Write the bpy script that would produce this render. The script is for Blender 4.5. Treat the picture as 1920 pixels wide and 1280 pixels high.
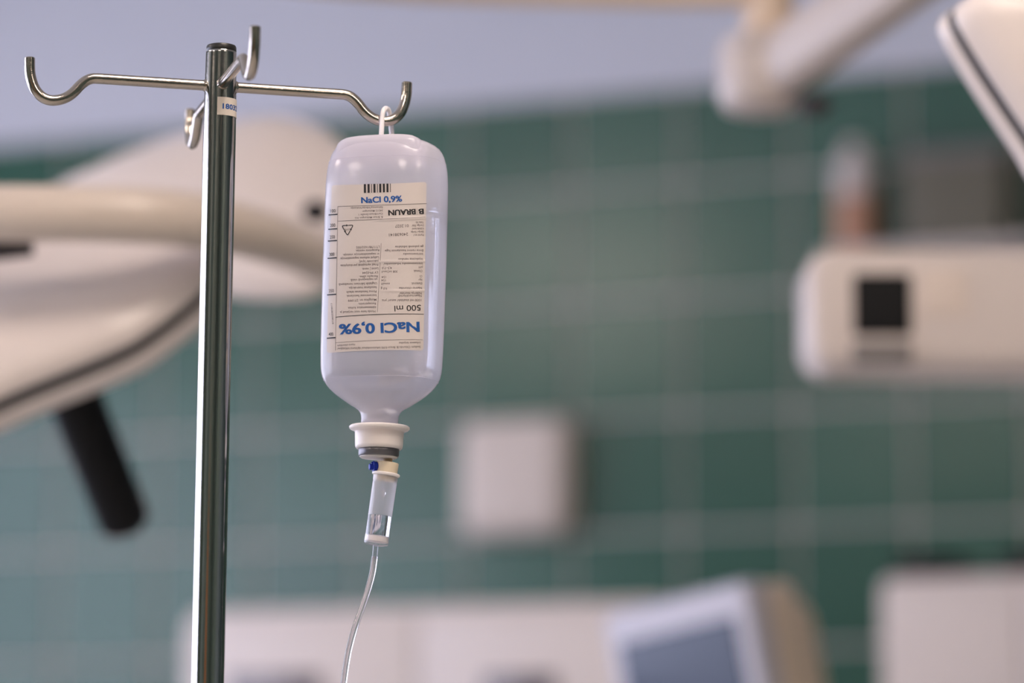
import bpy, bmesh, math, random
from mathutils import Vector, Matrix, Quaternion
from mathutils.bvhtree import BVHTree

random.seed(7)
for o in list(bpy.data.objects):
    bpy.data.objects.remove(o, do_unlink=True)
SC = bpy.context.scene
COL = SC.collection

# ------------------------------------------------------------------ camera
F = 6500.0                       # focal length in photo pixels (1920 wide)
PITCH, ROLL = 0.1497, 0.0022
CAM = Vector((0.0, 0.0, 1.42))
cp, sp, cr, sr = math.cos(PITCH), math.sin(PITCH), math.cos(ROLL), math.sin(ROLL)
TH = 0.3799                      # the camera looks this far to the left of square on to the tiled wall
CX = Vector((math.cos(TH), math.sin(TH), 0.0))    # level direction to the camera's right
CY = Vector((-math.sin(TH), math.cos(TH), 0.0))   # level direction away from the camera
ZV = Vector((0, 0, 1))
def C3(x, y, z):
    return CX * x + CY * y + ZV * z
RIGHT = C3(cr, -sp * sr, cp * sr)
UP = C3(-sr, -sp * cr, cp * cr)
FWD = C3(0.0, cp, sp)
cd = bpy.data.cameras.new('camera')
cam = bpy.data.objects.new('camera', cd)
COL.objects.link(cam)
cam.matrix_world = Matrix((
    (RIGHT.x, UP.x, -FWD.x, CAM.x), (RIGHT.y, UP.y, -FWD.y, CAM.y),
    (RIGHT.z, UP.z, -FWD.z, CAM.z), (0, 0, 0, 1)))
cd.sensor_width = 36.0
cd.lens = F * 36.0 / 1920.0
cd.clip_start = 0.05
cd.dof.use_dof = True
cd.dof.focus_distance = 2.270
cd.dof.aperture_fstop = 2.6
SC.camera = cam

# ------------------------------------------------------------------ room frame
UX = Vector((1.0, 0.0, 0.0))     # along the wall, to the right
NX = Vector((0.0, 1.0, 0.0))     # into the wall
WALL_T = 5.5407
S_L, S_R, T_F, H_C = -4.6, 3.0, -2.6, 3.35
def R(s, t, z):
    return UX * s + NX * t + Vector((0, 0, z))

# ------------------------------------------------------------------ world, lights, exposure
w = bpy.data.worlds.new('world'); SC.world = w; w.use_nodes = True
w.node_tree.nodes['Background'].inputs[0].default_value = (0.72, 0.78, 1.0, 1)
w.node_tree.nodes['Background'].inputs[1].default_value = 1.6
def area_light(name, loc, direction, sx, sy, power, color):
    l = bpy.data.lights.new(name, 'AREA'); l.shape = 'RECTANGLE'
    l.size, l.size_y, l.energy, l.color = sx, sy, power, color
    o = bpy.data.objects.new(name, l); COL.objects.link(o)
    o.location = loc
    o.rotation_euler = Vector(direction).to_track_quat('-Z', 'Y').to_euler()
    return o
WIN = (-0.6, 4.9, 0.95, 2.85)      # window in the left wall: t0, t1, z0, z1
area_light('window_daylight', R(S_L - 0.12, (WIN[0] + WIN[1]) / 2, (WIN[2] + WIN[3]) / 2), UX,
           WIN[1] - WIN[0], WIN[3] - WIN[2], 125.0, (0.80, 0.82, 1.0))
LAMP_COL, LAMP_STRENGTH = (1.0, 0.84, 0.73), 13.0
vs = SC.view_settings
vs.view_transform = 'Standard'; vs.look = 'None'; vs.gamma = 1.0; vs.use_curve_mapping = False
vs.exposure = 0.27

# ------------------------------------------------------------------ pixel helpers
def ray(px, py):
    return RIGHT * ((px - 960) / F) + UP * (-(py - 640) / F) + FWD
def P(px, py, zc):
    return CAM + ray(px, py) * zc
def on_wall(px, py, off=0.0):
    """photo pixel -> (s, z) on the plane a distance off in front of the tiled wall"""
    v = ray(px, py); k = (WALL_T - off) / v.dot(NX)
    p = v * k
    return p.dot(UX), CAM.z + p.z

# ------------------------------------------------------------------ materials
def new_mat(name):
    m = bpy.data.materials.new(name); m.use_nodes = True
    nt = m.node_tree
    return m, nt, nt.nodes['Principled BSDF'], nt.nodes['Material Output']
def mat(name, col, rough=0.5, metal=0.0, var=0.06, scale=8.0, bump=0.0, bscale=60.0, spec=0.5, coat=0.0, sss=0.0,
        sss_r=(0.01, 0.008, 0.008), trans=0.0, ior=1.45, aniso=None):
    m, nt, b, out = new_mat(name)
    tc = nt.nodes.new('ShaderNodeTexCoord')
    nz = nt.nodes.new('ShaderNodeTexNoise'); nz.inputs['Scale'].default_value = scale; nz.inputs['Detail'].default_value = 4
    nt.links.new(tc.outputs['Object'], nz.inputs['Vector'])
    rp = nt.nodes.new('ShaderNodeValToRGB')
    rp.color_ramp.elements[0].color = tuple(c * (1 - var) for c in col) + (1,)
    rp.color_ramp.elements[1].color = tuple(min(1, c * (1 + var)) for c in col) + (1,)
    nt.links.new(nz.outputs['Fac'], rp.inputs['Fac'])
    nt.links.new(rp.outputs['Color'], b.inputs['Base Color'])
    b.inputs['Roughness'].default_value = rough
    b.inputs['Metallic'].default_value = metal
    b.inputs['Specular IOR Level'].default_value = spec
    b.inputs['Coat Weight'].default_value = coat
    b.inputs['IOR'].default_value = ior
    b.inputs['Transmission Weight'].default_value = trans
    if sss:
        b.inputs['Subsurface Weight'].default_value = sss
        b.inputs['Subsurface Radius'].default_value = (1, 1, 1)
        b.inputs['Subsurface Scale'].default_value = sss_r[0]
    if bump:
        n2 = nt.nodes.new('ShaderNodeTexNoise'); n2.inputs['Scale'].default_value = bscale
        n2.inputs['Detail'].default_value = 3
        nt.links.new(tc.outputs['Object'], n2.inputs['Vector'])
        bp = nt.nodes.new('ShaderNodeBump'); bp.inputs['Strength'].default_value = bump; bp.inputs['Distance'].default_value = 0.002
        nt.links.new(n2.outputs['Fac'], bp.inputs['Height'])
        nt.links.new(bp.outputs['Normal'], b.inputs['Normal'])
    return m
def emit_mat(name, col, strength):
    m, nt, b, out = new_mat(name)
    b.inputs['Base Color'].default_value = (0.8, 0.8, 0.8, 1)
    b.inputs['Emission Color'].default_value = tuple(col) + (1,)
    b.inputs['Emission Strength'].default_value = strength
    return m
def thin_plastic(name, col, clear, trl, rough=0.2, gloss=1.0, bump=0.0, edge=0.25, zfade=None):
    """a thin wall of plastic: partly clear, partly milky, with a sheen"""
    m, nt, b, out = new_mat(name); nt.nodes.remove(b)
    N = nt.nodes.new; L = nt.links.new
    tr = N('ShaderNodeBsdfTransparent'); tr.inputs[0].default_value = (0.97, 0.97, 1.0, 1)
    df = N('ShaderNodeBsdfDiffuse'); df.inputs[0].default_value = tuple(col) + (1,)
    tl = N('ShaderNodeBsdfTranslucent'); tl.inputs[0].default_value = tuple(col) + (1,)
    gl = N('ShaderNodeBsdfGlossy'); gl.inputs['Roughness'].default_value = rough
    m1 = N('ShaderNodeMixShader'); m1.inputs[0].default_value = trl
    L(df.outputs[0], m1.inputs[1]); L(tl.outputs[0], m1.inputs[2])
    lw = N('ShaderNodeLayerWeight'); lw.inputs[0].default_value = 0.35
    mr = N('ShaderNodeMapRange'); mr.inputs['To Min'].default_value = clear; mr.inputs['To Max'].default_value = clear * edge
    L(lw.outputs['Facing'], mr.inputs['Value'])
    m2 = N('ShaderNodeMixShader'); L(mr.outputs[0], m2.inputs[0])
    if zfade:                                     # the plastic is thicker, so milkier, below this height of the thing
        tcz = N('ShaderNodeTexCoord'); sx = N('ShaderNodeSeparateXYZ'); L(tcz.outputs['Object'], sx.inputs[0])
        fz = N('ShaderNodeMapRange'); fz.inputs['From Min'].default_value, fz.inputs['From Max'].default_value = zfade
        fz.inputs['To Min'].default_value = 0.12; fz.inputs['To Max'].default_value = 1.0
        mz = N('ShaderNodeMath'); mz.operation = 'MULTIPLY'
        L(sx.outputs['Z'], fz.inputs['Value']); L(fz.outputs[0], mz.inputs[0]); L(mr.outputs[0], mz.inputs[1]); L(mz.outputs[0], m2.inputs[0])
    L(m1.outputs[0], m2.inputs[1]); L(tr.outputs[0], m2.inputs[2])
    fr = N('ShaderNodeFresnel')
    ge = N('ShaderNodeNewGeometry'); io = N('ShaderNodeMapRange')          # a thin wall mirrors alike from both sides
    io.inputs['To Min'].default_value = 1.5; io.inputs['To Max'].default_value = 1 / 1.5
    L(ge.outputs['Backfacing'], io.inputs['Value']); L(io.outputs[0], fr.inputs[0])
    mu = N('ShaderNodeMath'); mu.operation = 'MULTIPLY'; mu.inputs[1].default_value = gloss; L(fr.outputs[0], mu.inputs[0])
    m3 = N('ShaderNodeMixShader'); L(mu.outputs[0], m3.inputs[0]); L(m2.outputs[0], m3.inputs[1]); L(gl.outputs[0], m3.inputs[2])
    L(m3.outputs[0], out.inputs['Surface'])
    if bump:
        n2 = N('ShaderNodeTexNoise'); n2.inputs['Scale'].default_value = 90
        bp = N('ShaderNodeBump'); bp.inputs['Strength'].default_value = bump; bp.inputs['Distance'].default_value = 0.001
        tc = N('ShaderNodeTexCoord'); L(tc.outputs['Object'], n2.inputs['Vector']); L(n2.outputs['Fac'], bp.inputs['Height'])
        L(bp.outputs[0], gl.inputs['Normal'])
    return m
def tile_mat():
    m, nt, b, out = new_mat('glazed_green_tile')
    N = nt.nodes.new; L = nt.links.new
    oi = N('ShaderNodeObjectInfo')
    rp = N('ShaderNodeValToRGB')
    rp.color_ramp.elements[0].color = (0.046, 0.124, 0.088, 1)
    rp.color_ramp.elements[1].color = (0.060, 0.146, 0.106, 1)
    L(oi.outputs['Random'], rp.inputs['Fac']); L(rp.outputs['Color'], b.inputs['Base Color'])
    b.inputs['Roughness'].default_value = 0.2
    tc = N('ShaderNodeTexCoord'); nz = N('ShaderNodeTexNoise'); nz.inputs['Scale'].default_value = 9
    L(tc.outputs['Object'], nz.inputs['Vector'])
    bp = N('ShaderNodeBump'); bp.inputs['Strength'].default_value = 0.15; bp.inputs['Distance'].default_value = 0.004
    L(nz.outputs['Fac'], bp.inputs['Height']); L(bp.outputs[0], b.inputs['Normal'])
    return m
def brick_tile_mat(name, c1, c2, grout, size):
    m, nt, b, out = new_mat(name)
    N = nt.nodes.new; L = nt.links.new
    tc = N('ShaderNodeTexCoord'); br = N('ShaderNodeTexBrick')
    br.offset = 0.0; br.squash = 1.0
    br.inputs['Color1'].default_value = c1 + (1,); br.inputs['Color2'].default_value = c2 + (1,); br.inputs['Mortar'].default_value = grout + (1,)
    br.inputs['Scale'].default_value = 1.0; br.inputs['Brick Width'].default_value = size; br.inputs['Row Height'].default_value = size
    br.inputs['Mortar Size'].default_value = 0.003
    L(tc.outputs['UV'], br.inputs['Vector']); L(br.outputs['Color'], b.inputs['Base Color'])
    b.inputs['Roughness'].default_value = 0.3
    return m

M = {}
M['paint'] = mat('lavender_white_paint', (0.70, 0.70, 0.77), 0.6, bump=0.1, var=0.03, scale=2)
M['ceiling'] = mat('ceiling_paint', (0.72, 0.71, 0.70), 0.7, var=0.03)
M['floor'] = mat('floor_vinyl', (0.46, 0.45, 0.42), 0.35, var=0.15, scale=3)
M['grout'] = mat('pale_grout', (0.62, 0.56, 0.52), 0.8, var=0.08, scale=20)
M['tile'] = tile_mat()
M['walltile'] = brick_tile_mat('green_wall_tiles', (0.065, 0.105, 0.09), (0.075, 0.12, 0.10), (0.40, 0.38, 0.36), 0.2)
M['chrome'] = mat('polished_steel_tube', (0.46, 0.45, 0.43), 0.12, 1.0, var=0.04, scale=40, bump=0.012, bscale=300)
M['rod'] = mat('brushed_nickel_rod', (0.52, 0.46, 0.40), 0.15, 1.0, var=0.08, scale=120, bump=0.05, bscale=400)
M['black'] = mat('black_plastic', (0.005, 0.005, 0.006), 0.6, var=0.1, spec=0.25)
M['blackcap'] = mat('black_rubber_cap', (0.02, 0.019, 0.018), 0.35, var=0.1)
M['sticker'] = mat('cream_sticker', (0.74, 0.66, 0.58), 0.5, var=0.03)
M['label'] = mat('cream_label_paper', (0.64, 0.575, 0.55), 0.55, var=0.02, scale=30)
M['ink_blue'] = mat('blue_ink', (0.008, 0.09, 0.34), 0.6, var=0.05)
M['ink_black'] = mat('black_ink', (0.015, 0.014, 0.018), 0.5, var=0.05)
M['ink_grey'] = mat('grey_ink', (0.17, 0.145, 0.145), 0.5, var=0.05)
M['bottle'] = thin_plastic('milky_bottle_plastic', (0.93, 0.90, 0.96), 0.42, 0.6, 0.16, 0.9, bump=0.2, zfade=(0.028, 0.05))
M['milky'] = mat('milky_cap_plastic', (0.86, 0.79, 0.77), 0.32, var=0.02, sss=0.7, sss_r=(0.006,))
M['loop'] = mat('white_hanger_plastic', (0.86, 0.83, 0.86), 0.35, var=0.02, sss=0.5, sss_r=(0.003,))
M['greyring'] = mat('grey_foil_ring', (0.16, 0.155, 0.17), 0.35, 0.5, var=0.12, scale=60)
M['liquid'] = mat('saline', (0.95, 0.97, 1.0), 0.06, var=0.0, trans=1.0, ior=1.33)
M['clearliquid'] = mat('saline_clear', (0.98, 0.99, 1.0), 0.0, var=0.0, trans=1.0, ior=1.36)
M['chamber'] = thin_plastic('fogged_clear_plastic', (0.84, 0.82, 0.86), 0.68, 0.6, 0.08, 1.0)
M['clear'] = thin_plastic('clear_plastic', (0.85, 0.84, 0.88), 0.97, 0.5, 0.05, 1.0, edge=0.7)
M['ivory'] = mat('ivory_plastic', (0.74, 0.64, 0.49), 0.4, var=0.03, sss=0.4, sss_r=(0.003,))
M['spike'] = mat('amber_plastic', (0.55, 0.42, 0.27), 0.4, var=0.05)
M['blue'] = mat('blue_plastic', (0.004, 0.028, 0.36), 0.45, var=0.05, spec=0.3)
M['tube'] = mat('clear_pvc_tube', (0.93, 0.91, 0.96), 0.12, var=0.0, trans=0.82, ior=1.40)
M['lampwhite'] = mat('lamp_shell_enamel', (0.78, 0.70, 0.67), 0.30, var=0.02, scale=3, coat=0.2)
M['lampbeige'] = mat('yoke_enamel', (0.70, 0.60, 0.52), 0.33, var=0.03, scale=3, coat=0.2)
M['gasket'] = mat('dark_gasket', (0.045, 0.042, 0.045), 0.5, var=0.1)
M['boom'] = mat('boom_enamel', (0.60, 0.53, 0.50), 0.35, var=0.03)
M['boomcream'] = mat('cream_enamel', (0.72, 0.57, 0.44), 0.35, var=0.03)
M['white'] = mat('white_enamel', (0.74, 0.65, 0.605), 0.35, var=0.02)
M['cream'] = mat('cream_plastic', (0.80, 0.68, 0.60), 0.4, var=0.02)
M['grey'] = mat('grey_plastic', (0.22, 0.20, 0.195), 0.4, var=0.05)
M['olive'] = mat('olive_grey_plastic', (0.17, 0.155, 0.115), 0.5, var=0.1)
M['orange'] = mat('orange_fluid_bottle', (0.62, 0.33, 0.22), 0.35, var=0.1)
M['bezel'] = mat('monitor_bezel_plastic', (0.50, 0.48, 0.53), 0.4, var=0.02)
M['monback'] = mat('aged_beige_plastic', (0.82, 0.66, 0.52), 0.45, var=0.04)
M['screen'] = mat('dark_screen_glass', (0.035, 0.05, 0.085), 0.22, var=0.1, spec=0.35)
M['glass'] = thin_plastic('window_glass', (0.9, 0.9, 0.9), 0.96, 0.5, 0.02, 1.0)
M['paneglass'] = mat('dark_cabinet_glass', (0.10, 0.09, 0.11), 0.1, var=0.1, spec=0.7)
M['door'] = mat('brown_wood_door', (0.30, 0.13, 0.05), 0.4, var=0.25, scale=6)
M['metal'] = mat('satin_metal', (0.55, 0.55, 0.56), 0.3, 1.0)
M['diffuser'] = emit_mat('ceiling_lamp_diffuser', LAMP_COL, LAMP_STRENGTH)

# ------------------------------------------------------------------ object helpers
ORG = {}
def empty(name, loc, label, cat, group=None):
    o = bpy.data.objects.new(name, None); COL.objects.link(o); o.location = loc
    o.empty_display_size = 0.05
    o['label'] = label; o['category'] = cat
    if group: o['group'] = group
    ORG[o] = Vector(loc)
    return o
def obj(name, V, Fc, m, parent=None, smooth=False, label=None, kind=None, cat=None, sharp=None):
    org = ORG[parent] if parent is not None else Vector((0, 0, 0))
    me = bpy.data.meshes.new(name)
    me.from_pydata([tuple(Vector(v) - org) for v in V], [], Fc)
    me.update()
    bm = bmesh.new(); bm.from_mesh(me)
    bmesh.ops.recalc_face_normals(bm, faces=bm.faces); bm.to_mesh(me); bm.free()
    if smooth:
        me.polygons.foreach_set('use_smooth', [True] * len(me.polygons))
        if sharp is not None:
            me.set_sharp_from_angle(angle=math.radians(sharp))
    me.materials.append(m)
    o = bpy.data.objects.new(name, me); COL.objects.link(o)
    if parent is not None:
        o.parent = parent
    ORG[o] = org
    if label: o['label'] = label
    if kind: o['kind'] = kind
    if cat: o['category'] = cat
    return o
def own_origin(o, loc):
    """move a top-level mesh's origin to its base"""
    loc = Vector(loc)
    o.data.transform(Matrix.Translation(-loc)); o.location = loc; ORG[o] = loc

class Geo:
    def __init__(s): s.V = []; s.F = []
    def add(s, V, Fc):
        n = len(s.V); s.V += [Vector(v) for v in V]; s.F += [tuple(i + n for i in f) for f in Fc]; return s
    def rings(s, rings, cap0=True, cap1=True):
        n = len(s.V); k = len(rings[0])
        for r in rings: s.V += [Vector(v) for v in r]
        for i in range(len(rings) - 1):
            for j in range(k):
                a, b = n + i * k + j, n + i * k + (j + 1) % k
                s.F.append((a, b, b + k, a + k))
        if cap0: s.F.append(tuple(n + j for j in range(k))[::-1])
        if cap1: s.F.append(tuple(n + (len(rings) - 1) * k + j for j in range(k)))
        return s
    def tube(s, pts, rad, seg=16, cap=True):
        pts = [Vector(p) for p in pts]; rs = []
        rad = rad if isinstance(rad, (list, tuple)) else [rad] * len(pts)
        t0 = (pts[1] - pts[0]).normalized()
        ref = Vector((0, 0, 1)) if abs(t0.z) < 0.9 else Vector((1, 0, 0))
        nrm = t0.cross(ref).normalized()
        for i, p in enumerate(pts):
            a = pts[max(i - 1, 0)]; b = pts[min(i + 1, len(pts) - 1)]
            t = (b - a).normalized()
            nrm = (nrm - t * nrm.dot(t)).normalized(); bn = t.cross(nrm)
            rs.append([p + (nrm * math.cos(2 * math.pi * j / seg) + bn * math.sin(2 * math.pi * j / seg)) * rad[i] for j in range(seg)])
        return s.rings(rs, cap, cap)
    def lathe(s, p0, axis, prof, seg=32, cap0=True, cap1=True):
        """prof: (distance along axis, radius)"""
        ax = Vector(axis).normalized()
        e1 = ax.cross(Vector((0, 1, 0)) if abs(ax.y) < 0.9 else Vector((1, 0, 0))).normalized(); e2 = ax.cross(e1)
        rs = [[Vector(p0) + ax * d + (e1 * math.cos(2 * math.pi * j / seg) + e2 * math.sin(2 * math.pi * j / seg)) * max(r, 1e-5) for j in range(seg)] for d, r in prof]
        return s.rings(rs, cap0, cap1)
    def rbox(s, o, ex, ey, ez, rad=0.0, seg=3, back=0.004):
        """rounded slab: o = centre of its back face; ex, ey half-extent vectors of the outline, ez = depth vector to the front;
        outline corners and the front edge are rounded"""
        ex, ey, ez = Vector(ex), Vector(ey), Vector(ez)
        hx, hy, dz = ex.length, ey.length, ez.length
        ux, uy, uz = ex / hx, ey / hy, ez / dz
        rad = max(min(rad, hx * .98, hy * .98, dz * .95), 0.0005)
        def ring(inset, z):
            r = max(rad * 1.6 - inset, 0.0003); r = min(r, hx - inset, hy - inset)
            out = []
            for cx, cy, a0 in ((1, 1, 0), (-1, 1, 90), (-1, -1, 180), (1, -1, 270)):
                for q in range(seg + 2):
                    a = math.radians(a0 + 90 * q / (seg + 1))
                    x = cx * (hx - inset - r) + r * math.cos(a); y = cy * (hy - inset - r) + r * math.sin(a)
                    out.append(Vector(o) + ux * x + uy * y + uz * z)
            return out
        rs = [ring(0, 0), ring(0, dz - rad)]
        for q in range(1, seg + 2):
            a = math.pi / 2 * q / (seg + 1)
            rs.append(ring(rad * (1 - math.cos(a)), dz - rad + rad * math.sin(a)))
        return s.rings(rs)
    def box(s, c, ex, ey, ez):
        c, ex, ey, ez = Vector(c), Vector(ex), Vector(ey), Vector(ez)
        V = [c + ex * a + ey * b + ez * d for d in (-1, 1) for a, b in ((-1, -1), (1, -1), (1, 1), (-1, 1))]
        return s.add(V, [(0, 3, 2, 1), (4, 5, 6, 7), (0, 1, 5, 4), (1, 2, 6, 5), (2, 3, 7, 6), (3, 0, 4, 7)])
    def ball(s, c, r, seg=12, sq=(1, 1, 1)):
        rs = []
        for i in range(1, seg):
            a = math.pi * i / seg
            rs.append([Vector(c) + Vector((math.sin(a) * math.cos(2 * math.pi * j / seg) * sq[0], math.sin(a) * math.sin(2 * math.pi * j / seg) * sq[1], math.cos(a) * sq[2])) * r for j in range(seg)])
        return s.rings(rs)
    def build(s, name, m, parent=None, smooth=True, sharp=40, **k):
        return obj(name, s.V, s.F, m, parent, smooth, sharp=sharp, **k)

def spline(pts, n=8):
    """Catmull-Rom through points"""
    pts = [Vector(p) for p in pts]; out = []
    q = [pts[0] * 2 - pts[1]] + pts + [pts[-1] * 2 - pts[-2]]
    for i in range(1, len(q) - 2):
        for k in range(n):
            t = k / n
            out.append(0.5 * ((2 * q[i]) + (q[i + 1] - q[i - 1]) * t + (2 * q[i - 1] - 5 * q[i] + 4 * q[i + 1] - q[i + 2]) * t * t + (-q[i - 1] + 3 * q[i] - 3 * q[i + 1] + q[i + 2]) * t ** 3))
    out.append(pts[-1])
    return out
def interp(tab, x):
    """piecewise linear on sorted (x, y) pairs"""
    if x <= tab[0][0]: return tab[0][1]
    for (a, b), (c, d) in zip(tab, tab[1:]):
        if x <= c: return b + (d - b) * (x - a) / (c - a)
    return tab[-1][1]

# ================================================================== THE ROOM
def struct(name, g, m, smooth=False, **k):
    o = g.build(name, m, None, smooth=smooth, sharp=None, kind='structure', **k)
    return o
def slab(s0, s1, t0, t1, z0, z1):
    g = Geo(); g.box(R((s0 + s1) / 2, (t0 + t1) / 2, (z0 + z1) / 2), UX * ((s1 - s0) / 2), NX * ((t1 - t0) / 2), Vector((0, 0, (z1 - z0) / 2)))
    return g
struct('floor', slab(S_L - .2, S_R + .2, T_F - .2, WALL_T + .2, -0.1, 0.0), M['floor'], label='dark grey vinyl floor of the operating room', cat='floor')
struct('ceiling', slab(S_L - .2, S_R + .2, T_F - .2, WALL_T + .2, H_C, H_C + .1), M['ceiling'], label='off white ceiling over the operating room', cat='ceiling')
wb = struct('wall_back', slab(S_L - .2, S_R + .2, WALL_T + 0.006, WALL_T + .2, 0, H_C), M['paint'],
            label='green tiled wall with lavender white paint above the tiles', cat='wall')
TILE_TOP = sum(on_wall(px, py)[1] for px, py in ((50, 262), (900, 198), (1330, 166))) / 3
# grout bed carrying the tiles
gb = slab(S_L, S_R, WALL_T - 0.001, WALL_T + 0.007, 0, TILE_TOP).build('grout_bed', M['grout'], wb, smooth=False, sharp=None)
S0, T0, TS, GR = -3.0999, 1.3586 + CAM.z, 0.2, 0.0090
def tile_geo(w, h):
    g = Geo(); b = 0.0018; d = 0.005
    def rg(i, z): return [(x * (w / 2 - i), z, y * (h / 2 - i)) for x, y in ((-1, -1), (1, -1), (1, 1), (-1, 1))]
    g.rings([rg(0, 0.003), rg(0, -d + b), rg(b, -d)], True, True)
    return g
def tile_mesh(w, h):
    g = tile_geo(w, h); me = bpy.data.meshes.new('tile'); me.from_pydata([tuple(v) for v in g.V], [], g.F); me.update()
    bm = bmesh.new(); bm.from_mesh(me); bmesh.ops.recalc_face_normals(bm, faces=bm.faces); bm.to_mesh(me); bm.free()
    me.materials.append(M['tile']); return me
rot = Matrix.Identity(4)
full = tile_mesh(TS - GR, TS - GR)
row_top = T0 - TS * math.floor((T0 - TILE_TOP) / TS)         # joint above the tile top
cut_h = TILE_TOP - (row_top - TS)
cut = tile_mesh(TS - GR, cut_h - GR)
stuff = Geo(); trng = random.Random(3)
k0 = math.floor((S_L - S0) / TS); k1 = math.ceil((S_R - S0) / TS)
for k in range(k0, k1):
    sc = S0 + TS * (k + 0.5)
    for r in range(0, 15):
        z1 = row_top - TS * r; z0 = z1 - TS
        if z0 < -0.01: break
        top = r == 0
        h = cut_h if top else TS
        zc = (z0 + h / 2)
        if not (S_L + .09 < sc < S_R - .09): continue
        if -3 <= k <= 11 and z0 > 1.1:
            t = bpy.data.objects.new('tile', cut if top else full); COL.objects.link(t); t.parent = wb
            t.matrix_world = Matrix.Translation(R(sc, WALL_T - 0.001 + trng.uniform(-.0006, .0006), zc)) @ rot @ Matrix.Rotation(trng.uniform(-.004, .004), 4, 'X') @ Matrix.Rotation(trng.uniform(-.004, .004), 4, 'Z')
        else:
            g = tile_geo(TS - GR, h - GR)
            stuff.add([R(sc, WALL_T - 0.001, zc) + rot.to_3x3() @ v for v in g.V], g.F)
stuff.build('tile_field', M['tile'], wb, smooth=False, sharp=None, kind='stuff')

def uv_wall(o, eu):
    me = o.data; uv = me.uv_layers.new(name='UVMap')
    for p in me.polygons:
        for li in p.loop_indices:
            v = me.vertices[me.loops[li].vertex_index].co
            uv.data[li].uv = (v.dot(eu), v.z)
# left wall with its window opening
g = Geo()
for a in ((T_F, WIN[0], 0, H_C), (WIN[1], WALL_T, 0, H_C), (WIN[0], WIN[1], 0, WIN[2]), (WIN[0], WIN[1], WIN[3], H_C)):
    q = slab(S_L - .2, S_L, a[0], a[1], a[2], a[3]); g.add(q.V, q.F)
uv_wall(struct('wall_left', g, M['walltile'], label='green tiled wall with the window', cat='wall'), NX)
g = Geo(); q = slab(S_R, S_R + .2, T_F, WALL_T, 0, H_C); g.add(q.V, q.F)
uv_wall(struct('wall_right', g, M['walltile'], label='green tiled wall to the right of the room', cat='wall'), NX)
DOOR = (-0.9, 0.2)
g = Geo()
for a in ((S_L, DOOR[0], 0, H_C), (DOOR[1], S_R, 0, H_C), (DOOR[0], DOOR[1], 2.15, H_C)):
    q = slab(a[0], a[1], T_F - .2, T_F, a[2], a[3]); g.add(q.V, q.F)
uv_wall(struct('wall_front', g, M['walltile'], label='green tiled wall behind the photographer with the door', cat='wall'), UX)
d1 = struct('door_1', slab(DOOR[0], DOOR[1], T_F - .12, T_F - .06, 0, 2.15), M['door'], label='brown wooden door in the tiled wall', cat='door')
slab(DOOR[1] - .16, DOOR[1] - .06, T_F - .06, T_F - .02, 1.02, 1.05).build('door_handle', M['metal'], d1, smooth=False, sharp=None)
# window: frame and panes
wf = Geo()
t0, t1, z0, z1 = WIN
for a in ((t0, t0 + .06, z0, z1), (t1 - .06, t1, z0, z1), (t0, t1, z0, z0 + .06), (t0, t1, z1 - .06, z1), (t0 + 1.3, t0 + 1.36, z0, z1), (t1 - 1.36, t1 - 1.3, z0, z1)):
    q = slab(S_L - .1, S_L - .04, *a); wf.add(q.V, q.F)
wi = struct('window_1', wf, M['white'], label='wide white framed window giving daylight from the left', cat='window')
for a in ((t0 + .06, t0 + 1.3), (t0 + 1.36, t1 - 1.36), (t1 - 1.3, t1 - .06)):
    slab(S_L - .075, S_L - .069, a[0], a[1], z0 + .06, z1 - .06).build('pane', M['glass'], wi, smooth=False, sharp=None)
# ceiling lights
CL = [(-3.0, -1.2, .45), (-0.2, -1.2, .45), (-3.8, 1.0, .45), (-0.2, 1.4, .45), (1.9, 0.1, .45)]
CLN = ['near the window, behind the photographer', 'directly behind the photographer', 'on the window side of the surgical lamps', 'in the middle of the ceiling', 'on the far right of the ceiling']
for (s, t, a), n in zip(CL, CLN):
    e = empty('ceiling_light', R(s, t, H_C - .07), 'square warm ceiling light panel ' + n, 'ceiling light', 'ceiling light panels')
    g = Geo()
    for b in ((s - a, s + a, t - a, t - a + .02), (s - a, s + a, t + a - .02, t + a), (s - a, s - a + .02, t - a + .02, t + a - .02), (s + a - .02, s + a, t - a + .02, t + a - .02)):
        q = slab(*b, H_C - .07, H_C); g.add(q.V, q.F)
    g.build('frame', M['white'], e, smooth=False, sharp=None)
    slab(s - a + .02, s + a - .02, t - a + .02, t + a - .02, H_C - .06, H_C - .04).build('diffuser', M['diffuser'], e, smooth=False, sharp=None)

# ================================================================== IV POLE
ZP = 2.281                                      # depth of the pole
TILT = 0.0065
C0 = P(413.5, 162, ZP)                          # where the four arms meet
AX = C3(math.sin(TILT), 0, math.cos(TILT))  # the pole leans a little to the right
def on_pole(z):                                   # point of the pole's axis at height z
    return C0 + AX * ((z - C0.z) / AX.z)
base = on_pole(0.0)
iv = empty('iv_pole', base, 'chrome infusion stand with four bent hook arms and a black end cap', 'iv stand')
top_len = 0.0232
Geo().lathe(on_pole(0.10), AX, [(0, .0105), (C0.z - .10 - .03, .0107), (C0.z - .10, .0104), (C0.z - .10 + .012, .0102), (C0.z - .10 + top_len - .0016, .0101), (C0.z - .10 + top_len - .0006, .0101), (C0.z - .10 + top_len, .0098)], 64).build('pole', M['chrome'], iv, label='polished steel tube')
Geo().lathe(C0 + AX * top_len, AX, [(-.004, .0090), (-.0001, .0098), (.0002, .0100), (.0030, .0099), (.0040, .0094), (.0045, .0080), (.0047, .0)], 48).build('end_cap', M['blackcap'], iv, label='black rubber end cap')
PH = math.radians(14.5)
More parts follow.
